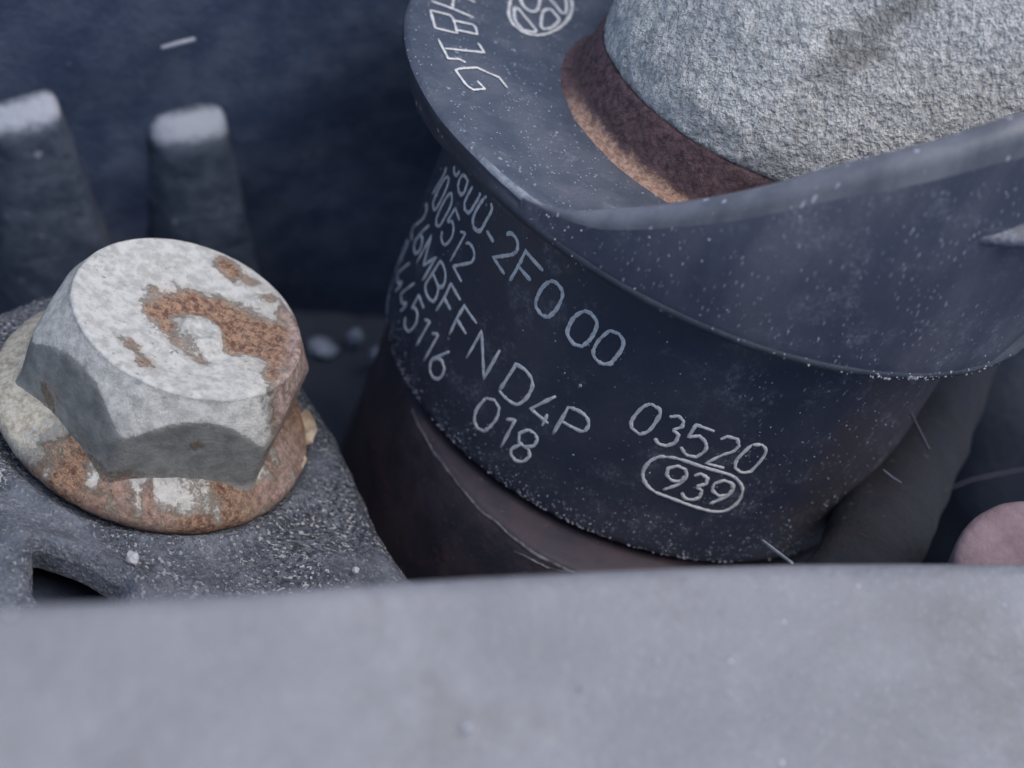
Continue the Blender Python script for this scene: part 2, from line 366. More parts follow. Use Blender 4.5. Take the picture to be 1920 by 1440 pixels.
GLYPHS = {  # strokes traced in image pixels, projected onto body and flat cap top, then baked
 'a': [
  ('3', [[(-63.6,11.83),(-62.9,11.67),(-61.5,11.69),(-60.7,11.85),(-60.3,12.09)]]),
  ('6', [[(-58.6,12.17),(-59.0,11.85),(-58.6,11.58),(-57.2,11.47),(-56.0,11.56),(-55.3,11.79),(-55.4,12.09),(-55.6,12.33),(-57.2,12.3),(-58.6,12.17)]]),
  ('0', [[(-53.2,12.42),(-53.7,11.89),(-53.8,11.47),(-52.8,11.28),(-51.4,11.36),(-50.8,11.53),(-50.3,12.0),(-49.9,12.44),(-50.1,12.62)]]),
  ('0', [[(-47.8,12.82),(-48.6,12.4),(-49.2,11.8),(-49.0,11.36),(-47.9,11.16),(-46.5,11.22),(-45.6,11.44),(-45.3,11.9),(-44.9,12.43),(-45.0,12.66),(-45.8,12.78)]]),
  ('-', [[(-44.0,11.65),(-41.2,11.54)]]),
  ('2', [[(-38.7,12.33),(-38.4,12.47),(-37.5,12.57),(-36.3,12.55),(-35.5,12.42),(-35.1,12.18),(-35.4,11.94),(-36.2,11.72),(-39.7,10.99),(-35.6,10.81)]]),
  ('F', [[(-33.9,10.76),(-33.4,11.62),(-33.2,12.42),(-28.0,12.27)],[(-33.4,11.62),(-29.6,11.49)]]),
  ('0', [[(-25.8,12.08),(-24.5,12.21),(-22.9,12.08),(-22.3,11.79),(-22.4,11.14),(-23.2,10.63),(-24.6,10.52),(-26.3,10.63),(-26.9,10.92),(-26.8,11.57),(-25.8,12.08)]]),
  ('0', [[(-17.4,11.86),(-16.0,11.97),(-14.4,11.79),(-13.9,11.43),(-14.1,10.83),(-14.9,10.38),(-16.5,10.26),(-18.1,10.44),(-18.7,10.69),(-18.6,11.32),(-17.4,11.86)]]),
  ('0', [[(-11.5,11.74),(-9.7,11.82),(-8.4,11.62),(-8.0,11.25),(-8.3,10.77),(-8.7,10.36),(-10.1,10.17),(-11.7,10.23),(-12.6,10.5),(-12.5,11.08),(-11.5,11.74)]]),
 ],
 'b': [
  ('1', [[(-68.0,11.12),(-67.8,10.7),(-70.6,9.25)]]),
  ('0', [[(-65.4,11.02),(-66.7,10.56),(-67.9,9.71),(-67.9,9.17),(-66.0,9.15),(-64.7,9.38),(-63.8,10.04),(-63.4,10.81),(-63.9,11.09),(-65.4,11.02)]]),
  ('0', [[(-60.6,10.88),(-61.7,10.47),(-62.6,9.66),(-62.6,9.13),(-61.5,8.99),(-59.8,9.25),(-59.2,9.73),(-58.5,10.42),(-58.7,10.78),(-59.8,10.91),(-60.6,10.88)]]),
  ('5', [[(-53.2,10.65),(-56.3,10.78),(-57.3,9.96),(-56.9,9.94),(-55.8,10.17),(-54.5,10.12),(-53.6,9.84),(-53.8,9.45),(-54.8,9.05),(-56.2,8.94),(-57.4,9.01),(-57.9,9.25)]]),
  ('1', [[(-51.4,10.34),(-49.6,10.56),(-50.9,8.84)]]),
  ('2', [[(-48.2,10.23),(-47.9,10.35),(-46.7,10.43),(-45.4,10.38),(-44.6,10.21),(-44.6,9.94),(-45.2,9.73),(-49.0,8.9),(-49.0,8.81),(-45.3,8.7)]]),
 ],
 'c': [
  ('2', [[(-73.4,8.2),(-72.5,8.41),(-70.5,8.4),(-70.7,7.92),(-73.5,7.21),(-79.0,6.09),(-76.8,6.04),(-73.8,6.2)]]),
  ('6', [[(-65.2,8.36),(-67.0,7.85),(-68.9,7.23),(-70.4,6.67),(-69.7,6.4),(-67.8,6.43),(-66.5,6.58),(-65.2,6.96),(-65.2,7.33),(-66.4,7.46),(-68.3,7.32)]]),
  ('M', [[(-64.2,6.43),(-61.9,8.34),(-60.4,6.91),(-56.4,8.1),(-58.3,6.44)]]),
  ('B', [[(-54.4,8.25),(-55.4,7.38),(-56.4,6.6),(-55.9,6.38),(-54.1,6.31),(-52.3,6.39),(-51.1,6.55),(-50.9,6.94),(-51.3,7.23),(-52.4,7.32),(-55.4,7.38)],[(-54.4,8.25),(-52.4,8.27),(-50.8,8.11),(-50.1,7.79),(-50.4,7.51),(-51.7,7.27)]]),
  ('F', [[(-49.3,6.36),(-48.4,7.25),(-48.1,8.1),(-43.6,7.99)],[(-48.4,7.25),(-45.2,7.16)]]),
  ('F', [[(-42.8,6.21),(-42.6,7.12),(-42.0,7.97),(-37.2,7.85)],[(-42.4,7.13),(-38.7,7.0)]]),
  ('N', [[(-36.3,6.08),(-35.4,7.78),(-32.8,6.82),(-30.6,5.96),(-29.8,7.71)]]),
  ('D', [[(-26.4,6.03),(-25.3,7.71),(-23.0,7.76),(-21.1,7.57),(-20.4,7.24),(-20.5,6.7),(-21.4,6.15),(-22.6,5.97),(-24.6,5.95),(-26.4,6.03)]]),
  ('4', [[(-15.4,7.58),(-18.9,6.29),(-14.5,6.18)],[(-15.4,6.56),(-15.4,5.89)]]),
  ('P', [[(-12.8,5.82),(-12.3,7.45),(-10.2,7.54),(-8.4,7.46),(-7.4,7.16),(-7.5,6.8),(-8.6,6.67),(-12.4,6.64)]]),
 ],
 'e': [
  ('0', [[(1.2,9.47),(3.2,9.39),(3.7,9.08),(3.3,8.22),(2.0,7.84),(0.1,7.98),(-0.5,8.34),(0.1,9.09),(1.2,9.47)]]),
  ('3', [[(5.5,9.21),(6.9,9.41),(8.3,9.24),(8.5,8.95),(7.2,8.66)],[(7.2,8.66),(8.6,8.52),(8.7,8.09),(7.5,7.78),(6.0,7.76),(4.9,7.95)]]),
  ('5', [[(14.5,9.22),(10.7,9.28),(10.5,8.57),(12.3,8.79),(14.0,8.55),(14.7,8.16),(13.8,7.7),(11.8,7.67),(10.1,7.97)]]),
  ('2', [[(16.3,8.9),(17.3,9.13),(19.4,9.11),(20.4,8.78),(19.9,8.44),(18.2,8.12),(16.1,7.52),(19.9,7.48)]]),
  ('0', [[(22.7,8.97),(24.7,9.05),(26.1,8.78),(26.3,8.28),(25.5,7.54),(23.8,7.41),(22.0,7.59),(21.5,8.08),(22.7,8.97)]]),
 ],
 'f': [
  ('0', [[(-82.5,4.84),(-84.0,4.06),(-83.9,3.19),(-83.9,2.9),(-84.0,2.66),(-84.1,2.95),(-78.7,4.35),(-78.5,4.58),(-77.7,5.28),(-82.5,4.84)]]),
  ('4', [[(-68.5,5.67),(-75.8,3.88),(-74.1,3.87),(-71.1,4.02),(-69.4,4.46)],[(-69.0,4.52),(-69.2,4.17),(-71.3,3.52)]]),
  ('4', [[(-61.4,5.74),(-66.5,4.23),(-66.0,4.12),(-63.2,4.19),(-62.0,4.52)],[(-61.8,4.56),(-61.6,4.33),(-63.0,3.82)]]),
  ('5', [[(-53.7,5.69),(-57.5,5.75),(-58.3,4.83),(-56.8,5.1),(-55.2,5.09),(-54.3,4.78),(-54.8,4.34),(-56.1,3.88),(-58.1,3.77),(-59.1,3.89),(-59.5,4.09)]]),
  ('1', [[(-51.8,5.37),(-49.9,5.64),(-51.2,3.96)]]),
  ('1', [[(-47.7,5.35),(-45.8,5.64),(-47.0,3.88)]]),
  ('6', [[(-41.0,5.57),(-43.3,4.86),(-44.8,4.36),(-44.6,4.03),(-43.8,3.82),(-42.4,3.78),(-41.0,3.99),(-40.4,4.36),(-40.6,4.69),(-42.0,4.85),(-43.5,4.7),(-44.7,4.38)]]),
  ('0', [[(-28.5,5.21),(-26.5,5.47),(-24.9,5.31),(-24.5,4.83),(-25.0,4.21),(-25.9,3.75),(-27.5,3.65),(-28.8,3.87),(-29.3,4.41),(-28.5,5.21)]]),
  ('1', [[(-22.5,5.05),(-20.8,5.36),(-21.2,3.64)]]),
  ('8', [[(-17.6,5.31),(-16.0,5.34),(-15.1,5.14),(-15.3,4.74),(-16.9,4.43),(-18.3,4.47),(-18.9,4.87),(-17.6,5.31)],[(-17.7,4.44),(-19.0,3.93),(-18.7,3.66),(-17.3,3.53),(-15.8,3.74),(-15.1,4.17),(-15.8,4.43),(-16.9,4.43)]]),
 ],
 'h': [
  ('9', [[(13.6,6.59),(13.4,6.25),(11.7,6.17),(10.2,6.37),(9.9,6.73),(11.3,6.98),(13.0,6.93),(13.8,6.61),(13.4,6.12),(11.0,5.55)]]),
  ('3', [[(15.2,6.72),(16.2,6.92),(17.9,6.77),(18.2,6.46),(16.7,6.17)],[(16.7,6.17),(18.1,6.06),(18.4,5.68),(17.4,5.46),(15.8,5.44),(14.6,5.68)]]),
  ('9', [[(24.0,6.43),(23.5,6.08),(21.9,5.94),(20.1,6.18),(19.7,6.55),(21.2,6.83),(23.1,6.72),(24.0,6.43),(23.6,6.02),(20.9,5.4)]]),
  ('oval', [[(8.3,7.23),(11.0,7.35),(16.6,7.27),(21.7,7.18),(24.5,6.85),(26.1,6.38),(26.4,5.72),(25.0,5.2),(22.5,5.03),(18.6,5.09),(13.2,5.24),(9.6,5.33),(7.2,5.62),(5.9,6.08),(6.0,6.67),(7.0,7.07),(8.3,7.23)]]),
 ],
 'T': [
  ('H', [[(-15.19,-0.57),(-14.24,-0.42),(-13.19,-0.37)],[(-14.23,-0.36),(-14.55,1.02)],[(-14.61,1.16),(-13.55,1.09)]]),
  ('8', [[(-14.97,-1.44),(-14.13,-1.09),(-13.86,-1.42),(-13.41,-2.42),(-14.32,-2.79),(-14.97,-1.44)],[(-13.86,-1.42),(-13.08,-1.05),(-12.89,-1.2),(-12.66,-1.72),(-13.53,-2.14)]]),
  ('1', [[(-13.94,-3.63),(-13.1,-4.89),(-12.72,-4.53),(-12.4,-4.58)],[(-13.47,-4.17),(-11.97,-3.03),(-12.42,-2.46)]]),
  ('G', [[(-11.57,-5.66),(-11.12,-6.03),(-11.51,-6.51),(-11.88,-6.34),(-12.58,-5.57),(-12.43,-5.24),(-11.89,-4.58),(-11.4,-4.6),(-10.87,-4.58),(-10.36,-5.13)]]),
  ('ring', [[(-12.11,1.87),(-11.92,1.22),(-11.58,0.64),(-11.06,0.31),(-10.62,0.42),(-10.27,0.76),(-9.93,1.47),(-9.66,2.55),(-9.57,3.68),(-9.66,4.69),(-9.91,5.54),(-10.36,6.31),(-10.92,6.73),(-11.52,6.57),(-12.04,5.74),(-12.32,4.55),(-12.3,3.09),(-12.11,1.87)]]),
  ('loop', [[(-11.93,3.52),(-11.74,2.95),(-11.43,2.62),(-11.16,2.59),(-11.01,2.87),(-11.04,3.5),(-11.21,4.31),(-11.53,4.76),(-11.91,4.33),(-11.93,3.52)]]),
  ('loop', [[(-11.82,1.76),(-11.91,2.26),(-11.74,2.28),(-10.55,1.01),(-10.57,0.73),(-11.07,0.51),(-11.54,1.0),(-11.82,1.76)]]),
  ('loop', [[(-10.71,2.88),(-10.66,3.42),(-10.44,3.61),(-9.94,3.07),(-9.91,2.67),(-10.03,1.89),(-10.3,1.39),(-10.49,1.72),(-10.71,2.88)]]),
  ('loop', [[(-10.84,4.73),(-10.43,4.29),(-9.94,3.72),(-9.81,3.97),(-9.97,4.8),(-10.23,5.54),(-10.65,5.98),(-10.94,5.31),(-10.84,4.73)]]),
 ],
}

# ------------------------------------------------------------------ engine block: wall, floor, ribs
WP = Vector((2.96, 26.92, -10.48))
WV = Vector((0.8, 0.6, 0))
WN = Vector((0.6, -0.8, 0))
def wall_pt(x, y, out=0.0):
    return on_plane(x, y, WP + WN * out, WN)
block = thing('engine_block', WP, 'dark blue black cast engine block wall with two slanting ribs behind the rusty bolt', 'engine block')
V = []
nu, nv = 230, 110
for i in range(nu):
    for j in range(nv):
        a, z = -42 + 100 * i / (nu - 1), -1 + 34 * j / (nv - 1)
        o = 1.2 * fbm(a, z, 0, 0.08, 2) + 0.10 * fbm(a, z, 4, 1.1, 4)
        o += 3.0 * smooth(4.0, 0.0, z) * 0.0
        p = WV * a + WN * o
        V.append((p.x, p.y, z))
mesh('wall_face', V, grid_faces(nu, nv), M_wall, block)
# ledge at the foot of the wall, running out under the bracket
V = []
nu, nv = 120, 60
for i in range(nu):
    for j in range(nv):
        a, q = -42 + 100 * i / (nu - 1), -1.2 + 60 * (j / (nv - 1)) ** 1.6
        p = WV * a + WN * q
        V.append((p.x, p.y, -0.2 - 0.10 * q + 0.5 * fbm(a, q, 2, 0.35, 3) - 5 * smooth(14, 22, q)))
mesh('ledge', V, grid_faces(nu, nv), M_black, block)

def rib(top, bot, w0, w1, h0, h1):
    a, b = wall_pt(*top), wall_pt(*bot)
    ax = (b - a).normalized()
    lat = ax.cross(WN).normalized()
    side = 1 if lat.dot(RV) > 0 else -1
    V, LIT, ED = [], [], []
    n, m = 90, 38
    for i in range(n):
        s = -0.04 + 1.25 * i / (n - 1)
        c = a + (b - a) * s
        w = w0 + (w1 - w0) * s
        h = (h0 + (h1 - h0) * s) * smooth(-0.10, 0.16, s)
        w *= 0.72 + 0.28 * smooth(-0.04, 0.05, s)
        for j in range(m):
            t = math.pi * j / (m - 1)
            ct = math.cos(t)
            cx = math.copysign(abs(ct) ** 0.62, ct) * w / 2 * (1.0 if ct * side > 0 else 2.0)
            cy = math.sin(t) ** (0.55 if ct * side > 0 else 1.1) * h
            q = c + lat * (cx + 0.10 * fbm(s * 20, j * .3, 1, 0.7)) + WN * (cy - 0.8)
            q = q + WN * 0.16 * fbm(q.x, q.y, q.z, 0.9, 4)
            V.append(q - WP)
            LIT.append(smooth(0.19, 0.05, s) * smooth(0.15, 0.6, cy / 2.2)); ED.append(smooth(0.55, 0.95, ct * side) * smooth(0.02, 0.15, s))
    return mesh('rib', V, grid_faces(n, m), M_rib, block, attrs=dict(lit_top=LIT, edge=ED))
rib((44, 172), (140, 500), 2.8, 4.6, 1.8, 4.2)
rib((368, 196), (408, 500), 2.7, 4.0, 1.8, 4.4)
for (x, y, dp, rx, rz) in ((604, 652, 100, 0.85, 0.35), (664, 636, 101, 0.4, 0.7), (714, 668, 100, 0.6, 0.55)):
    c = at_depth(x, y, dp) - WP
    V = []
    n, m = 18, 12
    for i in range(n):
        for j in range(m):
            u, v = 2 * math.pi * i / n, math.pi * j / (m - 1)
            k = 1 + 0.55 * noise.noise(Vector((math.cos(u) * math.sin(v) * 2.2 + x, math.sin(u) * math.sin(v) * 2.2, math.cos(v) * 2.2)))
            V.append((c.x + rx * k * math.cos(u) * math.sin(v), c.y + rx * k * math.sin(u) * math.sin(v), c.z + rz * k * math.cos(v)))
    mesh('highlight_lump', V, grid_faces(n, m, wrap_u=True), M_lump, block)

fl = mesh('floor', [(-3000, -3000, -24), (3000, -3000, -24), (3000, 3000, -24), (-3000, 3000, -24)], [(0, 1, 2, 3)], M_black)  # oversized plane added to cover gaps and the empty background
tag(fl, kind='structure', label='added dark floor plane covering gaps far below the parts')

# ------------------------------------------------------------------ bracket with the bolt boss
OUT = [(4.7, 7.0), (7.3, 4.5), (9.75, 1.3), (11.6, -1.0), (13.5, -2.5), (17.5, -5.5), (19, -14), (10, -22), (-14, -22), (-18, -12),
       (-13, -2.5), (-8.9, 1.6), (-7.6, 5.2), (-4.5, 8.8), (0.8, 9.6)]
def sdf(x, y):
    return poly_sdf(OUT, x, y)
def poly_sdf(OUT, x, y):
    d, ins = 1e9, False
    n = len(OUT)
    for i in range(n):
        (ax, ay), (bx, by) = OUT[i], OUT[(i + 1) % n]
        ex, ey = bx - ax, by - ay
        t = max(0, min(1, ((x - ax) * ex + (y - ay) * ey) / (ex * ex + ey * ey)))
        d = min(d, math.hypot(x - ax - t * ex, y - ay - t * ey))
        if (ay > y) != (by > y) and x < ex * (y - ay) / ey + ax: ins = not ins
    return -d if ins else d
SLOT = [on_z(x, y, 0.1).to_tuple()[:2] for x, y in ((72, 1028), (140, 1050), (228, 1088), (220, 1116), (110, 1128), (80, 1090))]
bracket = thing('bracket', (0, 0, 0), 'speckled dark grey cast bracket pad carrying the rusty bolt', 'bracket')
V = []
def slot_d(x, y):
    return poly_sdf(SLOT, x, y) - 0.16 + 0.08 * fbm(x, y, 4, 0.5, 1)
SD = []
nx, ny = 270, 250
for i in range(nx):
    for j in range(ny):
        x, y = -20 + 41 * i / (nx - 1), -23.5 + 35 * j / (ny - 1)
        d = sdf(x, y) + 0.14 * fbm(x, y, 9, 0.6, 3)
        r = math.hypot(x, y)
        z = -0.22 + 0.18 * fbm(x, y, 0, 0.22, 3) + 0.10 * fbm(x, y, 5, 2.4, 3)
        z -= 0.5 * smooth(-1.2, 0.0, d) ** 2 + 11 * smooth(-0.15, 1.4, d)
        z += 0.22 * math.exp(-((r - 7.25) / 0.33) ** 2) * (0.4 + 0.6 * smooth(2, -5, y))     # paint bead round the flange
        z -= 0.25 * smooth(7.0, 6.6, r)
        # swelling and the dark slot in front of it
        if -1.5 < x < 5 and -12 < y < -8: z -= 1.3 * smooth(0.8, -0.1, poly_sdf(SLOT, x, y)) ** 2
        u, w = (x - 1.0) * 0.96 + (y + 10.5) * 0.10, -(x - 1.0) * 0.10 + (y + 10.5) * 0.96
        z += 0.9 * math.exp(-(u / 3.2) ** 2 - ((w - 1.1) / 0.9) ** 2)
        u, w = x - 9.8, y + 4.0
        z += 0.5 * math.exp(-(u / 1.6) ** 2 - (w / 1.5) ** 2)
        V.append((x, y, z))
        SD.append(slot_d(x, y) if -2.5 < x < 6 and -14 < y < -7 else 9.0)
# cut the slot out of the pad along its exact outline
PF, cut = [], {}
def cut_at(a, b):
    k = (min(a, b), max(a, b))
    if k not in cut:
        t = SD[a] / (SD[a] - SD[b])
        V.append(tuple(V[a][c] + (V[b][c] - V[a][c]) * t for c in range(3)))
        cut[k] = len(V) - 1
    return cut[k]
for f in grid_faces(nx, ny):
    if all(SD[k] >= 0 for k in f): PF.append(f); continue
    if all(SD[k] < 0 for k in f): continue
    g = []
    for a, b in zip(f, f[1:] + f[:1]):
        if SD[a] >= 0: g.append(a)
        if (SD[a] >= 0) != (SD[b] >= 0): g.append(cut_at(a, b))
    if len(g) > 2: PF.append(tuple(g))
# the cast wall of the slot, going down from its rim
rim = sorted(cut.values(), key=lambda k: math.atan2(V[k][1] - V[0][1] * 0 + 10.6, V[k][0] - 1.3))
nr = len(rim)
SV = [V[k] for k in rim] + [(V[k][0] * 1.0, V[k][1], V[k][2] - 0.9) for k in rim]
mesh('slot_wall', SV, [(k, (k + 1) % nr, nr + (k + 1) % nr, nr + k) for k in range(nr)], M_boss, bracket)
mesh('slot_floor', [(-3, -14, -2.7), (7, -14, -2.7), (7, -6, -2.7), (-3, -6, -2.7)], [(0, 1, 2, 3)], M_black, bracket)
mesh('pad', V, PF, M_boss, bracket)
def pebble(name, c, r, mat, parent, seed):
    V, F = [], []
    n, m = 10, 7
    for i in range(n):
        for j in range(m):
            u, v = 2 * math.pi * i / n, math.pi * j / (m - 1)
            d = Vector((math.cos(u) * math.sin(v), math.sin(u) * math.sin(v), math.cos(v)))
            k = r * (1 + 0.45 * noise.noise(d * 1.3 + Vector((seed, 0, 0))))
            V.append((c[0] + d.x * k, c[1] + d.y * k, c[2] + d.z * k * 0.8))
    return mesh(name, V, grid_faces(n, m, wrap_u=True), mat, parent, smooth_shade=False)
g = pebble('grit_grain', (0, 0, 0.12), 0.28, M_grit, None, 3.0)
g.location = Vector((2.83, -8.38, 0.25)) * S
tag(g, 'pale grit grain lying on the bracket below the bolt flange', 'grit')
g = pebble('grit_grain', (0, 0, 0.08), 0.15, M_grit, None, 8.0)
g.location = Vector((10.75, -4.15, 0.45)) * S
tag(g, 'tiny white grain at the right corner of the bracket near the cover', 'grit')

# ------------------------------------------------------------------ flanged hex bolt
bolt = thing('flange_bolt', (0, 0, 0), 'rusty pale zinc flanged hex bolt screwed into the cast bracket', 'bolt')
bolt.rotation_euler = (0.015, 0.066, 0)
HEXA = [math.radians(-57 + 60 * k) for k in range(6)]
def hexr(a, ap):
    p = 34
    return ap / (sum(max(0, math.cos(a - h)) ** p for h in HEXA)) ** (1 / p)
def smin(a, b, k):
    h = max(0, min(1, 0.5 + 0.5 * (b - a) / k))
    return b * (1 - h) + a * h - k * h * (1 - h)
ZT, RT = 5.88, 4.72
RB = [(-1.3, -0.5, .42, .75), (-0.5, -0.75, .35, .6), (3.9, 0.7, .55, .75), (3.7, 1.9, .5, .7), (4.35, 0.3, .4, .7), (1.0, 2.0, .5, .45), (2.0, 2.2, .5, .4), (-1.17, 0.05, .62, .8), (-0.6, 1.05, .65, 1), (0.42, 1.3, .65, 1), (1.5, 1.1, .7, 1), (2.4, 0.6, .75, 1.05), (3.1, 0.25, .6, .9), (3.5, 1.3, .6, .85),
      (2.9, 1.3, .6, .6), (2.2, 0.2, .6, .8), (4.3, -1.15, .38, 1), (4.0, -0.3, .5, .6), (1.44, -1.76, .3, .55), (0.0, -1.2, .5, .55), (0.9, -1.5, .45, .5), (-0.26, 4.15, .35, .75), (0.4, 3.95, .42, .95),
      (1.3, 3.9, .3, .75), (2.3, 3.45, .3, .8), (3.3, 2.9, .4, .75), (-1.1, -2.9, .38, .8), (-0.3, -3.6, .42, .8), (-1.9, 0.9, .3, .45)]
def top_marks(x, y):
    r = sum(s * math.exp(-((x - bx) ** 2 + (y - by) ** 2) / (2 * (q * .88) ** 2)) for bx, by, q, s in RB)
    r *= 1 - 0.9 * math.exp(-((x - 0.8) ** 2 + (y + 0.2) ** 2) / (2 * 0.62 ** 2))
    r *= 1 - 0.8 * math.exp(-((x - 3.0) ** 2 + (y + 0.55) ** 2) / (2 * 0.5 ** 2))
    return min(r, 1.1)
def angd(a, b):
    return abs((a - b + 180) % 360 - 180)
def side_marks(deg, z, r):
    """rust, bright, pink, yellow on the flanks of the head and on the flange"""
    ru = br = pk = yl = 0.0
    e = smooth(40, 22, angd(deg, 8)) * smooth(1.0, 2.4, z)              # brown right-hand corner
    ru += 0.85 * e; pk += e
    ru += 0.6 * smooth(24, 8, angd(deg, -86)) * smooth(2.6, 1.2, z)
    ru += 0.55 * smooth(10, 3, angd(deg, -128)) * smooth(3.2, 2.6, z) * smooth(1.4, 2.0, z)
    ru += 0.62 * math.exp(-((deg + 56) / 4) ** 2 - ((z - 3.7) / .35) ** 2)
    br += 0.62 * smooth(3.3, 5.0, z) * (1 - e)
    return ru, br, pk, yl
V, RU, BR, PK, YL = [], [], [], [], []
NA = 320
prof = []
for k in range(30): prof.append(('side', 1.15 + (ZT - 0.14 - 1.15) * (k / 29)))
for k in range(1, 7): prof.append(('round', k / 6))
for k in range(1, 46): prof.append(('top', 1 - k / 46))
for i in range(NA):
    a = 2 * math.pi * i / NA - math.pi
    deg = math.degrees(a)
    for kind, t in prof:
        if kind == 'side':
            z = t
            ap = 5.22
            r = smin(hexr(a, ap), RT + (ZT - z) * 0.54, 0.12)
            r += 0.15 * smooth(1.8, 1.15, z) ** 2
            r += 0.06 * fbm(a * 5, z, 1, 0.9) + 0.02 * fbm(a * 20, z * 4, 2, 1.0)
            ru, br, pk, yl = side_marks(deg, z, r)
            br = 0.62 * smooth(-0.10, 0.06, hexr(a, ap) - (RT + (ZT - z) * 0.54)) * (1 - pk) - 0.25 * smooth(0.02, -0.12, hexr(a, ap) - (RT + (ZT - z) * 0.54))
        elif kind == 'round':
            q = t * math.pi / 2
            zb, rb = ZT - 0.14, smin(hexr(a, 5.22), RT + 0.076, 0.14)
            r = rb - 0.16 * (1 - math.cos(q)); z = zb + 0.14 * math.sin(q)
            r += 0.06 * fbm(a * 5, zb, 1, 0.9) * (1 - t)
            ru, br, pk, yl = side_marks(deg, z, r)
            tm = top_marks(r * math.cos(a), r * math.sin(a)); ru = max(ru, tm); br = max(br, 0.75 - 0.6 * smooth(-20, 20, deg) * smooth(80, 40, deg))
        else:
            r = (smin(hexr(a, 5.22), RT + 0.076, 0.14) - 0.16) * t
            x, y = r * math.cos(a), r * math.sin(a)
            z = ZT - 0.30 * smooth(4.6, 2.6, r)
            rn = math.hypot(x - 0.75, y + 0.25)
            z += 0.17 * smooth(1.0, 0.72, rn) - 0.15 * smooth(0.58, 0.3, rn) + 0.06 * smooth(0.25, 0.1, rn)
            z -= 0.16 * math.exp(-((rn - 1.4) / 0.32) ** 2)
            z += 0.05 * fbm(x, y, 6, 0.9, 4)
            ru = top_marks(x, y)
            z += 0.05 * ru * fbm(x, y, 8, 3.0, 3)
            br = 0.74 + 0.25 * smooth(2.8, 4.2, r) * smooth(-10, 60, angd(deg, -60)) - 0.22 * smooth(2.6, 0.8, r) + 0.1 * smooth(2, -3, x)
            pk = 0.0
            pk = smooth(-20, 10, deg) * smooth(70, 40, deg) * smooth(3.9, 4.5, r)
            ru = max(ru, 0.85 * pk)
            yl = 0.45 * smooth(0.0, 3.5, x + 0.3 * y)
        V.append((r * math.cos(a), r * math.sin(a), z)); RU.append(ru); BR.append(br); PK.append(min(1, pk)); YL.append(yl)
m = len(prof)
F = grid_faces(NA, m, wrap_u=True)
F.append([i * m + m - 1 for i in range(NA)])
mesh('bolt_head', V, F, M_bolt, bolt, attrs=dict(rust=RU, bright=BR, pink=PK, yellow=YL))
V, RU, BR, PK, YL = [], [], [], [], []
fp = [(3.0, 2.1), (4.6, 2.05), (5.1, 1.88), (5.4, 1.68), (5.75, 1.46), (6.05, 1.26), (6.35, 1.02), (6.55, 0.82), (6.68, 0.66), (6.75, 0.45), (6.74, 0.22), (6.66, 0.02), (6.5, -0.1), (5.0, -0.12)]
for i in range(NA):
    a = 2 * math.pi * i / NA - math.pi
    deg = math.degrees(a)
    for r, z in fp:
        rr = r * (1 + 0.012 * fbm(a * 6, 0, 2, 0.8, 3)) + 0.05 * fbm(a * 22, z * 2, 3, 0.6, 3) * smooth(5.5, 6.7, r)
        zz = z + 0.07 * fbm(rr * math.cos(a), rr * math.sin(a), 4, 1.3, 3)
        V.append((rr * math.cos(a), rr * math.sin(a), zz))
        yel = smooth(75, 40, angd(deg, -172))
        salt = max(0, fbm(rr * math.cos(a), rr * math.sin(a), 11, 0.75, 3)) * 2.6 * smooth(80, 60, angd(deg, -70))
        white = salt + 0.55 * yel + 0.95 * smooth(9, 3, angd(deg, -62)) * smooth(6.5, 6.2, r) + 0.8 * smooth(12, 4, angd(deg, -80)) * smooth(6.0, 5.6, r) \
            + 1.0 * smooth(10, 4, angd(deg, -22)) * smooth(6.1, 5.5, r) + 0.7 * smooth(9, 3, angd(deg, -50)) * smooth(6.7, 6.3, r)
        ru = 0.95 * smooth(62, 88, angd(deg, 172)) - 0.75 * min(1, white) * (1 - yel)
        ru += 0.5 * smooth(0.4, 0.05, z)
        RU.append(ru); BR.append(min(1, white)); YL.append(0.75 * yel)
        PK.append(0.75 * smooth(35, 5, angd(deg, -5)) + 0.5 * smooth(25, 5, angd(deg, -75)))
m = len(fp)
mesh('flange', V, grid_faces(NA, m, wrap_u=True), M_bolt, bolt, attrs=dict(rust=RU, bright=BR, pink=PK, yellow=YL))
lathe('shank', lambda th: [(3.9, 1.2), (3.9, -9), (0.2, -9)], 40, M_bolt, bolt)
# flakes lifting off the flange
for a0, r0, ln, wd, rise in ((24, 6.35, 1.9, 0.75, 0.75), (8, 6.5, 1.2, 0.4, 0.25)):
    V = []
    n, mm = 14, 6
    for lay in (0, 1):
        for i in range(n):
            for j in range(mm):
                u, v = i / (n - 1), j / (mm - 1)
                a = math.radians(a0) + (u - 0.5) * ln / r0
                r = r0 - 0.1 + wd * v * (0.35 + 0.65 * math.sin(math.pi * (0.12 + 0.8 * u))) + 0.16 * noise.noise(Vector((u * 4, v * 2, a0)))
                z = 0.62 + rise * v * v * (0.6 + 0.5 * noise.noise(Vector((u * 3, 3, a0)))) + 0.1 * noise.noise(Vector((u * 6, v * 3, 5))) - 0.13 * lay
                V.append((r * math.cos(a), r * math.sin(a), z))
    o = n * mm
    F = grid_faces(n, mm) + [tuple(q + o for q in reversed(f)) for f in grid_faces(n, mm)]
    ring = [i * mm for i in range(n)] + [(n - 1) * mm + j for j in range(1, mm)] + [i * mm + mm - 1 for i in range(n - 2, -1, -1)] + [j for j in range(mm - 2, 0, -1)]
    for q in range(len(ring)):
        b, c = ring[q], ring[(q + 1) % len(ring)]
        F.append((b, c, c + o, b + o))
    mesh('rust_flake', V, F, M_flake, bolt, smooth_shade=False)

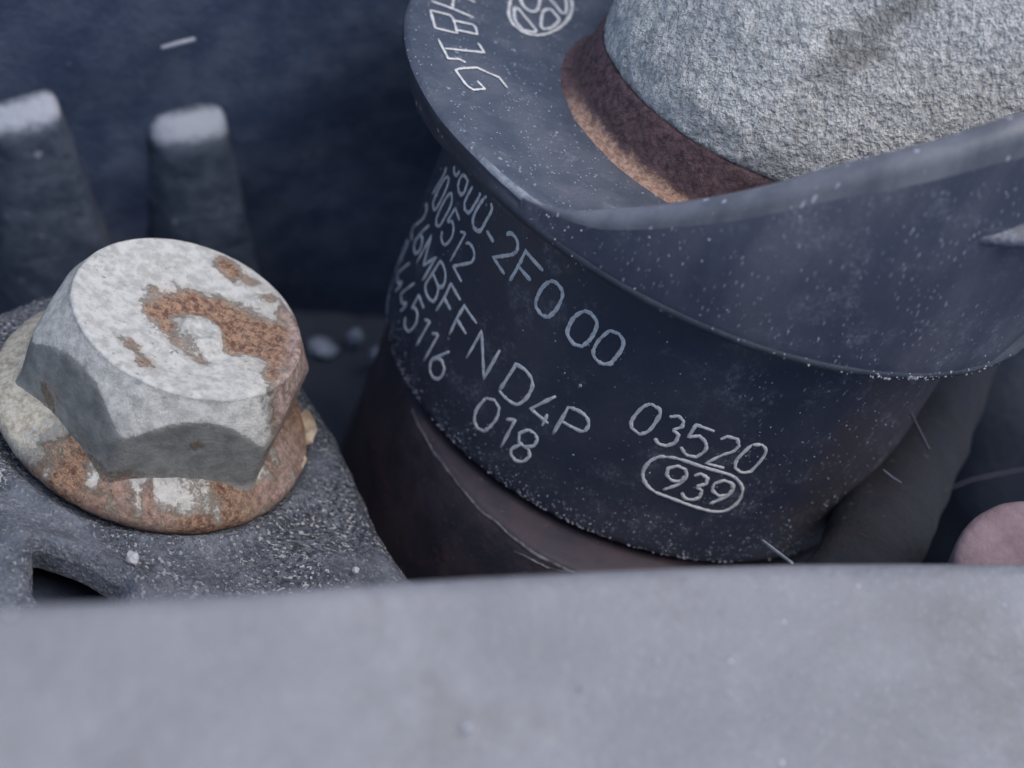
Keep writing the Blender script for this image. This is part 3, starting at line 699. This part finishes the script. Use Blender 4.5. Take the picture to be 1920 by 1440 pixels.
# ------------------------------------------------------------------ fuel injector
IX, IY = 18.67, 14.73
inj = thing('fuel_injector', (IX, IY, 0), 'large round black fuel injector engraved with pale part numbers, grey foam plug on top', 'fuel injector')
R, ZB = 12.5, 1.92
def body_prof(th):
    p = [(10.5, ZB), (R - 0.35, ZB), (R - 0.12, ZB + 0.06), (R - 0.02, ZB + 0.22), (R, ZB + 0.5)]
    p += [(R + 0.02 * fbm(math.radians(th) * 12, z, 2, 0.5, 2), z) for z in [ZB + 0.8 + 0.45 * k for k in range(29)]] + [(R, 15.3), (9, 15.3)]
    return p
lathe('body', body_prof, 260, M_body, inj, close=False)

RTOP = [(-180, 16.2), (-110, 16.3), (-80, 15.95), (-66, 15.66), (-52, 15.35), (-40, 14.95), (-29, 14.72), (0, 14.6), (180, 14.6)]
ZLOW = [(-180, 14.0), (-74, 13.8), (-61, 14.27), (-48, 14.75), (-36, 15.08), (-20, 15.1), (180, 15.1)]
ZP = 16.0
def plate_prof(th):
    rt, zl = lerp_table(RTOP, th), lerp_table(ZLOW, th)
    p = [(8.0, ZP)] + [(8.0 + (rt - 0.3 - 8.0) * k / 12, ZP + 0.03 * fbm(th * 0.2, k, 3, 0.5)) for k in range(1, 13)]
    p += [(rt - 0.12, ZP - 0.04), (rt, ZP - 0.16)]
    return p
def rim_prof(th):
    rt, zl = lerp_table(RTOP, th), lerp_table(ZLOW, th)
    jit = 0.06 * fbm(th * 0.3, 1, 5, 1.0, 3)
    return [(rt, ZP - 0.16), (rt + 0.02 + jit, ZP - 0.35), (0.5 * (rt + 14.95) + jit, 0.5 * (ZP + zl)), (14.98 + jit, zl + 0.3), (14.9 + jit, zl), (14.6, zl - 0.12), (12.2, zl - 0.1)]
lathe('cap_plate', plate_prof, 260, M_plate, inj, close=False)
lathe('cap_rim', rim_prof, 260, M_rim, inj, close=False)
# skirt: a wall that climbs round the camera side of the cap
ZLIP = [(-31, 16.0), (-29, 16.12), (-23.5, 16.65), (-13.3, 18.4), (-0.8, 20.9), (10.3, 23.4), (29.7, 26.7), (60, 29.5), (95, 29.5), (140, 24), (178, 16.6)]
ZSK = [(-31, 15.1), (-17, 15.2), (7, 15.0), (20, 14.93), (43, 14.95), (54, 15.2), (60, 16.3), (75, 16.6), (130, 15.4), (178, 15.1)]
V = []
n = 300
for i in range(n):
    th = -31 + 209 * i / (n - 1)
    zt, zb = lerp_table(ZLIP, th) , lerp_table(ZSK, th)
    zt = (zt + lerp_table(ZLIP, th - 2) + lerp_table(ZLIP, th + 2)) / 3
    lip = min(0.62, max(0.06, (zt - zb - 0.9) * 0.4))
    prof = [(13.6, zb)] + [(14.5, zb - 0.02), (14.78, zb + 0.06), (14.9, zb + 0.28)]
    for k in range(1, 15):
        f = k / 15
        z = zb + 0.28 + (zt - lip - zb - 0.28) * f
        prof.append((14.9 + 0.28 * math.sin(math.pi * f) * smooth(-20, 10, th) + 0.05 * fbm(th * 0.2, z, 1, 0.4), z))
    for k in range(9):
        q = math.pi * k / 8
        prof.append((14.9 - lip + lip * math.cos(q), zt - lip + lip * math.sin(q)))
    prof.append((14.9 - 2 * lip, min(zt - lip - 0.2, 16.2) if lip > 0.3 else zt - lip - 0.05))
    prof.append((13.4, 15.5))
    a = math.radians(th)
    for r, z in prof: V.append((r * math.sin(a), -r * math.cos(a), z))
m = len(prof)
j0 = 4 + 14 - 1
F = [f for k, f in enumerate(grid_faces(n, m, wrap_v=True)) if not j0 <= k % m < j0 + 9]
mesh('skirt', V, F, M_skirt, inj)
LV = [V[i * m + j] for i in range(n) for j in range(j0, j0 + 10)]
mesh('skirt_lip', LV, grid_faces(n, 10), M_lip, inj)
# highlight on the cap edge, put in as a pale ribbon where the skirt begins
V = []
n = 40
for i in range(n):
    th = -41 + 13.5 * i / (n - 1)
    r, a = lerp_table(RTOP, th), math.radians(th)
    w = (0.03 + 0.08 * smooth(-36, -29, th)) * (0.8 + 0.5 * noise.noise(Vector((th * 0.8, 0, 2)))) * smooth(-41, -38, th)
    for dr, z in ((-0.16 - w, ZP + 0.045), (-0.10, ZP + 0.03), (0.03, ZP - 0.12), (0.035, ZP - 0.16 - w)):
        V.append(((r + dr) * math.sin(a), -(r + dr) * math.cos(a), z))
mesh('edge_highlight', V, grid_faces(n, 4), M_edge, inj)
# added wedge on the skirt, shaped to catch light as its sheen
V = []
n = 26
for i in range(n):
    th = 31 + 34 * i / (n - 1)
    out = 0.12 + 1.9 * smooth(30, 48, th) * smooth(65.5, 54, th)
    zc = 22.0 + 0.075 * (th - 31)
    a = math.radians(th)
    for r, z in ((14.6, zc + 0.55 * out), (14.95, zc + 0.5 * out), (14.95 + out * 0.85, zc + 0.1), (14.95 + out, zc - 0.1), (14.95 + out * 0.9, zc - 0.25), (14.9, zc - 0.5), (14.6, zc - 0.5)):
        V.append((r * math.sin(a), -r * math.cos(a), z))
F = grid_faces(n, 7, wrap_v=True) + [list(range(7)), [(n - 1) * 7 + j for j in range(7)]]
mesh('sheen_wedge', V, F, M_skirt, inj)
# corroded seal and the foam plug standing in it
lathe('seal', lambda th: [(8.95, 15.9), (8.75 + 0.35 * fbm(th * 0.12, 0, 1, 1.0), 16.15)] + [(8.45 - 0.55 * k / 8 + 0.22 * fbm(th * 0.2, k * 0.6, 2, 0.9), 16.15 + 2.2 * k / 8) for k in range(9)] + [(6.5, 18.4)], 240, M_hub, inj, close=False)
V = []
n, m = 520, 46
for i in range(n):
    t = 2 * math.pi * i / n
    for j in range(m):
        k = j / (m - 1)
        z = 18.0 + 0.5 * (1 - math.cos(min(1, k * 12) * math.pi / 2)) if k < 0.083 else 18.5 + 24 * (k - 0.083)
        z = 18.0 + 22 * k * k if k > 0 else 18.0
        r = 7.8 - 0.45 * smooth(0.5, 0.0, z - 18.0) - 0.28 * max(0, z - 20)
        ca, sa = math.cos(t), math.sin(t)
        x, y = r * ca, r * sa
        if ca > 0: x += 10
        if sa > 0: y += 6
        o = 0.26 * fbm(x, y, z, 0.8, 5) + 0.08 * fbm(x, y, z, 3.0, 2)
        V.append((x + o * ca, y + o * sa, z + o * 0.5))
F = grid_faces(n, m, wrap_u=True)
F.append([i * m for i in range(n)]); F.append([i * m + m - 1 for i in range(n)])
mesh('foam_plug', V, F, M_plug, inj)

# ---- engraved characters
def curve_points(pts, corner=46):
    """Catmull-Rom through the traced points, kept sharp at corners"""
    closed = math.hypot(pts[0][0] - pts[-1][0], pts[0][1] - pts[-1][1]) < 1e-6 and len(pts) > 3
    n = len(pts)
    sharp = [False] * n
    for i in range(n):
        if (i == 0 or i == n - 1) and not closed: sharp[i] = True; continue
        a, b, c = pts[i - 1 if i else n - 2], pts[i], pts[i + 1 if i < n - 1 else 1]
        u, v = (b[0] - a[0], b[1] - a[1]), (c[0] - b[0], c[1] - b[1])
        d = abs(math.degrees(math.atan2(u[0] * v[1] - u[1] * v[0], u[0] * v[0] + u[1] * v[1])))
        sharp[i] = d > corner
    out = []
    for i in range(n - 1):
        p1, p2 = pts[i], pts[i + 1]
        p0 = pts[i - 1] if i else (pts[n - 2] if closed else p1)
        p3 = pts[i + 2] if i + 2 < n else (pts[1] if closed else p2)
        if sharp[i]: p0 = (2 * p1[0] - p2[0], 2 * p1[1] - p2[1])
        if sharp[i + 1]: p3 = (2 * p2[0] - p1[0], 2 * p2[1] - p1[1])
        for k in range(6):
            t = k / 6
            out.append(tuple(0.5 * (2 * p1[c] + (p2[c] - p0[c]) * t + (2 * p0[c] - 5 * p1[c] + 4 * p2[c] - p3[c]) * t * t + (3 * p1[c] - p0[c] - 3 * p2[c] + p3[c]) * t ** 3) for c in (0, 1)))
    out.append(pts[-1])
    return out
def ribbon(pts, to3, width, seed):
    """a burr of metal along the stroke: flat underside, rounded top; pts in surface mm"""
    ps = [pts[0]]
    for p in pts[1:]:
        if math.hypot(p[0] - ps[-1][0], p[1] - ps[-1][1]) > 0.03: ps.append(p)
    n = len(ps)
    V, F = [], []
    prof = [(-1, 0.0), (-0.72, 0.8), (0, 1.0), (0.72, 0.8), (1, 0.0)]
    for i, p in enumerate(ps):
        a, b = ps[max(0, i - 1)], ps[min(n - 1, i + 1)]
        tx, ty = b[0] - a[0], b[1] - a[1]
        l = math.hypot(tx, ty) or 1
        nx, ny = -ty / l, tx / l
        w = width * (0.48 + 0.22 * noise.noise(Vector((p[0] * 5.5, p[1] * 5.5, seed))) + 0.16 * noise.noise(Vector((p[0] * 15, p[1] * 15, seed))))
        if i in (0, n - 1): w *= 0.6
        for q, h in prof:
            V.append(to3(p[0] + nx * q * w, p[1] + ny * q * w, 0.008 + 0.035 * h))
    F = grid_faces(n, 5)
    F += [tuple(range(5)), tuple((n - 1) * 5 + k for k in range(5))]
    return V, F
def on_body(s, z, h):
    a = s / R
    return ((R + h) * math.sin(a), -(R + h) * math.cos(a), z)
def on_cap(x, y, h):
    return (x, y, ZP + 0.035 + h)
for line, chars in GLYPHS.items():
    for ch, strokes in chars:
        V, F = [], []
        for st in strokes:
            if line == 'T':
                v, f = ribbon(curve_points(st), on_cap, 0.17 if ch in ('ring', 'loop') else 0.125, len(V))
            else:
                st2 = [(math.radians(t) * R, z) for t, z in st]
                v, f = ribbon(curve_points(st2), on_body, {'a': 0.175, 'b': 0.145, 'c': 0.165, 'e': 0.165, 'f': 0.155, 'h': 0.165}[line], len(V))
            o = len(V)
            V += v; F += [tuple(q + o for q in g) for g in f]
        mesh({'ring': 'emblem_ring', 'loop': 'emblem_loop', 'oval': 'engraved_oval'}.get(ch, 'engraved_character'), V, F,
             M_mark if line in 'Tehc' else M_mark_dim if line == 'f' and False else M_mark, inj)

# ---- dust: loose grains on the injector, bracket and cover
def grains(name, parent, pts, mat):
    V, F = [], []
    for (p, r) in pts:
        d = [Vector((random.gauss(0, 1), random.gauss(0, 1), random.gauss(0, 1))).normalized() for _ in range(3)]
        e1 = d[0]; e2 = e1.cross(d[1]).normalized(); e3 = e1.cross(e2)
        o = len(V)
        for v in (e1 * 1.3, -e1, e2 * 0.9, -e2 * 0.7, e3 * 0.7, -e3 * 0.9):
            V.append(Vector(p) + v * r * random.uniform(0.7, 1.2))
        for a, b, c in ((0, 2, 4), (2, 1, 4), (1, 3, 4), (3, 0, 4), (2, 0, 5), (1, 2, 5), (3, 1, 5), (0, 3, 5)):
            F.append((o + a, o + b, o + c))
    return tag(mesh(name, V, F, mat, parent, smooth_shade=False), kind='stuff')
pts = []
while len(pts) < 1500:
    th, z = random.uniform(-85, 60), ZB + 0.15 + random.random() ** 2.2 * 11
    k = 0.5 + 0.5 * noise.noise(Vector((th * 0.09, z * 0.7, 2))) + 0.25 * noise.noise(Vector((th * 0.3, z * 2, 7)))
    dens = smooth(5.5, 2.2, z) * 0.9 + smooth(-5, 25, th) * 0.35 + 0.10
    if random.random() < dens * max(0, k - 0.22) * 1.6:
        a = math.radians(th)
        pts.append(((R * math.sin(a), -R * math.cos(a), z), random.choice((0.014, 0.018, 0.022, 0.028, 0.034, 0.05))))
a = math.radians(-12)
pts.append(((R * math.sin(a), -R * math.cos(a), 8.7), 0.13))
for i in range(420):
    th = random.uniform(-100, -25); rr = random.uniform(9, lerp_table(RTOP, th) - 0.1); a = math.radians(th)
    pts.append(((rr * math.sin(a), -rr * math.cos(a), ZP + 0.03), random.choice((0.014, 0.02, 0.028, 0.04))))
for i in range(230):
    th = random.uniform(-28, 75); a = math.radians(th)
    z = random.uniform(15.2, lerp_table(ZLIP, th))
    pts.append(((15.08 * math.sin(a), -15.08 * math.cos(a), z), random.choice((0.014, 0.02, 0.028, 0.045))))
for i in range(90):
    th = random.gauss(38, 10); a = math.radians(th)
    pts.append(((14.92 * math.sin(a), -14.92 * math.cos(a), 15.1 + random.random() * 0.35), random.choice((0.03, 0.05, 0.08))))
grains('dust', inj, pts, M_grain)

# ------------------------------------------------------------------ brown sleeve under the injector
slv = thing('injector_sleeve', (IX, IY, 0), 'brown sleeve with a scratched edge under the black injector', 'sleeve')
RR = [(-180, 12.3), (-75, 11.9), (-51, 12.1), (-38, 12.6), (-27, 13.1), (-21, 13.5), (-14, 13.8), (-5, 14.25), (5, 14.3), (22, 12.6), (180, 12.3)]
def slv_prof(th):
    r = lerp_table(RR, th)
    w = 0.05 * fbm(th * 0.3, 2, 1, 0.6, 3)
    p = [(9.0, 1.55), (min(11.9, r - 0.25), 1.5), (r - 0.25, 1.34), (r - 0.06, 1.22 + w), (r, 1.05 + w)]
    p += [(r + 0.06 + 0.05 * fbm(th * 0.25, z * 2, 3, 0.8), z) for z in (0.6, 0, -0.8, -1.7, -2.8, -4, -6, -9, -13)]
    return p
lathe('sleeve_body', slv_prof, 240, M_sleeve, slv, close=False)
V, F = [], []
for t0, t1, w, seed in ((-46, -36, 0.04, 1), (-37, -26, 0.055, 2), (-26, -11, 0.035, 3), (-13, 5, 0.055, 4), (-9, 3, 0.03, 5)):
    n = 30
    o = len(V)
    for i in range(n):
        k = i / (n - 1)
        th = t0 + (t1 - t0) * k
        r = lerp_table(RR, th)
        a = math.radians(th)
        dz = 0.12 * noise.noise(Vector((th * 0.25, seed, 0))) - (0.5 * (1 - k) if seed == 5 else 0)
        ww = w * math.sin(math.pi * (0.06 + 0.88 * k)) * (0.8 + 0.5 * noise.noise(Vector((th, seed, 3))))
        for dr, z in ((0.015, 1.08 + dz - ww), (0.035, 1.08 + dz), (-0.02, 1.14 + dz + ww)):
            rr = r + dr + (0.05 if z < 0.8 else 0)
            V.append((rr * math.sin(a), -rr * math.cos(a), z))
    F += [tuple(q + o for q in f) for f in grid_faces(n, 3)]
mesh('scratch', V, F, M_scratch, slv)

# ------------------------------------------------------------------ mauve hose end, right
hc = at_depth(1922, 1068, 68.5)
hose = thing('hose_end', hc, 'mauve pink round hose end peeping over the cover at the right', 'hose')
ax = (-ray(1922, 1068).normalized() + Vector((0, 0, 0.25))).normalized()
e1 = ax.cross(Vector((0, 0, 1))).normalized(); e2 = ax.cross(e1)
V = []
n = 90
hp = [(0.01, 0.12), (1.0, 0.11), (2.0, 0.06), (2.45, 0.0), (2.66, -0.12), (2.76, -0.35), (2.78, -0.8), (2.78, -9)]
for i in range(n):
    t = 2 * math.pi * i / n
    for r, h in hp:
        k = r * (1 + 0.02 * fbm(t * 3, r, 1, 1.0))
        V.append(e1 * k * math.cos(t) + e2 * k * math.sin(t) + ax * (h + 0.05 * fbm(r * math.cos(t), r * math.sin(t), 2, 0.8)))
mesh('hose_wall', V, grid_faces(n, len(hp), wrap_u=True), M_mauve, hose)

# dark pipe housing at the right behind the injector
hs = thing('pipe_housing', at_depth(1800, 880, 96), 'dark blue black rounded housing behind the right side of the injector', 'housing')
V = []
n, m = 60, 40
for i in range(n):
    for j in range(m):
        u, v = 2 * math.pi * i / n, math.pi * j / (m - 1)
        x, y, z = 13 * math.cos(u) * math.sin(v), 7 * math.sin(u) * math.sin(v), 11 * math.cos(v)
        k = 1 + 0.10 * fbm(x, y, z, 0.12, 3)
        V.append((x * k + 8, y * k + 3, z * k))
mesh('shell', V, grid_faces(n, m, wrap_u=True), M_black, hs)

# added dark clutter, so the injector's right flank fades into murk
P0, P1, P2 = at_depth(1560, 1170, 74), at_depth(1690, 930, 80), at_depth(1800, 640, 90)
wrap = thing('dark_clutter', P0, 'added dark brown fuzzy clutter right of the ringed number 939', 'clutter')
V = []
n, m = 90, 40
for i in range(n):
    t = i / (n - 1)
    c = P0 * (1 - t) ** 2 + P1 * 2 * t * (1 - t) + P2 * t * t
    tn = ((P1 - P0) * (1 - t) + (P2 - P1) * t).normalized()
    e1 = tn.cross(DV).normalized(); e2 = tn.cross(e1)
    for j in range(m):
        q = 2 * math.pi * j / m
        r = 2.2 + 0.40 * fbm(t * 9, math.cos(q), math.sin(q), 0.9, 4)
        V.append(c - P0 + e1 * r * math.cos(q) + e2 * r * math.sin(q))
mesh('clutter_form', V, grid_faces(n, m, wrap_v=True), M_wrap, wrap)

# ------------------------------------------------------------------ loose fibres
def fibre(px, label, w, mat, base=None):
    """px: (x, y, depth) along the hair"""
    P = [at_depth(*p) for p in px]
    o0 = P[0].copy()
    pts = []
    for i in range(len(P) - 1):
        a, b = P[i], P[i + 1]
        for k in range(6): pts.append(a.lerp(b, k / 6))
    pts.append(P[-1])
    n = len(pts)
    V = []
    for i, p in enumerate(pts):
        t = (pts[min(n - 1, i + 1)] - pts[max(0, i - 1)]).normalized()
        e1 = t.cross(DV).normalized(); e2 = t.cross(e1)
        ww = w * (0.75 + 0.25 * math.sin(math.pi * i / (n - 1)))
        for k in range(7):
            q = 2 * math.pi * k / 7
            V.append(p - o0 + e1 * ww * math.cos(q) + e2 * ww * math.sin(q))
    F = grid_faces(n, 7, wrap_v=True) + [list(range(7)), [(n - 1) * 7 + k for k in range(7)]]
    return tag(mesh('fibre', V, F, mat, loc=o0), label, 'fibre')
wd = lambda x, y: (wall_pt(x, y, 1.6) - CAM).dot(DV)
fibre([(302, 90, wd(302, 90)), (335, 81, wd(335, 81)), (366, 73, wd(366, 73))], 'short straight pale fibre on the dark wall above the ribs', 0.13, M_fibre)
fibre([(1428, 1012, 71), (1450, 1030, 69), (1485, 1056, 66)], 'short whitish hair sticking up behind the cover edge under the injector', 0.07, M_fibre)
fibre([(1700, 757, 77), (1720, 800, 76.5), (1742, 842, 76)], 'dull mauve hair standing in the dark gap right of the part numbers', 0.07, M_fibre_dim)
fibre([(1775, 918, 88), (1820, 900, 88), (1875, 888, 88), (1940, 876, 88)], 'long thin curved dark fibre above the mauve hose end', 0.05, M_fibre_dim)
fibre([(1655, 880, 74), (1670, 893, 74), (1690, 906, 74)], 'tiny dull fibre left of the mauve hose end in the dark gap', 0.06, M_fibre_dim)

# ------------------------------------------------------------------ pale cover in front (out of focus)
EDGE = [(-900, 1140, 38), (-300, 1128, 42), (0, 1122, 44.5), (150, 1118, 46), (300, 1110, 47.5), (500, 1098, 49.5), (700, 1084, 51.5), (900, 1071, 53.5), (1100, 1060, 55.5),
        (1300, 1052, 57.5), (1500, 1047, 59.5), (1700, 1046, 61), (1920, 1048, 62.5), (2300, 1062, 65), (2900, 1080, 68)]
base = at_depth(960, 1300, 50)
cover = thing('cover_panel', base, 'broad pale grey out of focus cover panel across the bottom', 'cover')
def edge_at(x):
    for (a, b, c), (d, e, f) in zip(EDGE, EDGE[1:]):
        if x <= d:
            k = (x - a) / (d - a)
            return b + (e - b) * k, c + (f - c) * k
    return EDGE[-1][1:]
V = []
n = 110
FACE = (-UV * 1.0 - DV * 0.34 + Vector((0, 0, 0.0))).normalized()
BACK = (DV * 0.9 - UV * 0.35).normalized()
for i in range(n):
    x = -800 + 3600 * i / (n - 1)
    y, dp = edge_at(x)
    e = at_depth(x, y, dp)
    rr = 0.9
    prof = []
    for k in range(26):
        s = 46 * (1 - k / 26) ** 1.3
        prof.append((s + rr, 0))
    for k in range(9):
        q = math.pi * k / 8
        prof.append((rr - rr * math.sin(q), rr - rr * math.cos(q)))
    prof.append((46, 2 * rr))
    for f, b in prof:
        p = e + FACE * f + BACK * b
        p += BACK * 0.35 * fbm(i * 0.3, f, 2, 0.12, 2)
        V.append(p - base)
m = len(prof)
mesh('panel', V, grid_faces(n, m, wrap_v=True) + [list(range(m)), [(n - 1) * m + j for j in range(m)]], M_cover, cover)
pts = []
for (x, y, r) in ((873, 1365, .15), (1470, 1165, .09), (1370, 1240, .10), (1608, 1100, .10), (1882, 1135, .11), (1874, 1235, .15), (1540, 1370, .05), (1090, 1290, .12), (1300, 1230, .09), (1465, 1430, .14), (1650, 1180, .10), (20, 1150, .12), (1365, 1300, .10), (1230, 1240, .09)):
    yy, dp = edge_at(x)
    e = at_depth(x, yy, dp)
    nn = FACE.cross(RV).normalized()
    # where the sight line meets the panel face through this edge point
    d = ray(x, y)
    t = (e - CAM).dot(nn) / d.dot(nn)
    pts.append((CAM + d * t - base - DV * 0.04, r))
for i in range(260):
    x = random.uniform(1100, 2000); yy, dp = edge_at(x); e = at_depth(x, yy, dp)
    pts.append((e + FACE * (0.9 + random.random() ** 2 * 6) - base - DV * 0.03, random.choice((0.02, 0.03, 0.04))))
grains('dust', cover, pts, M_grain)
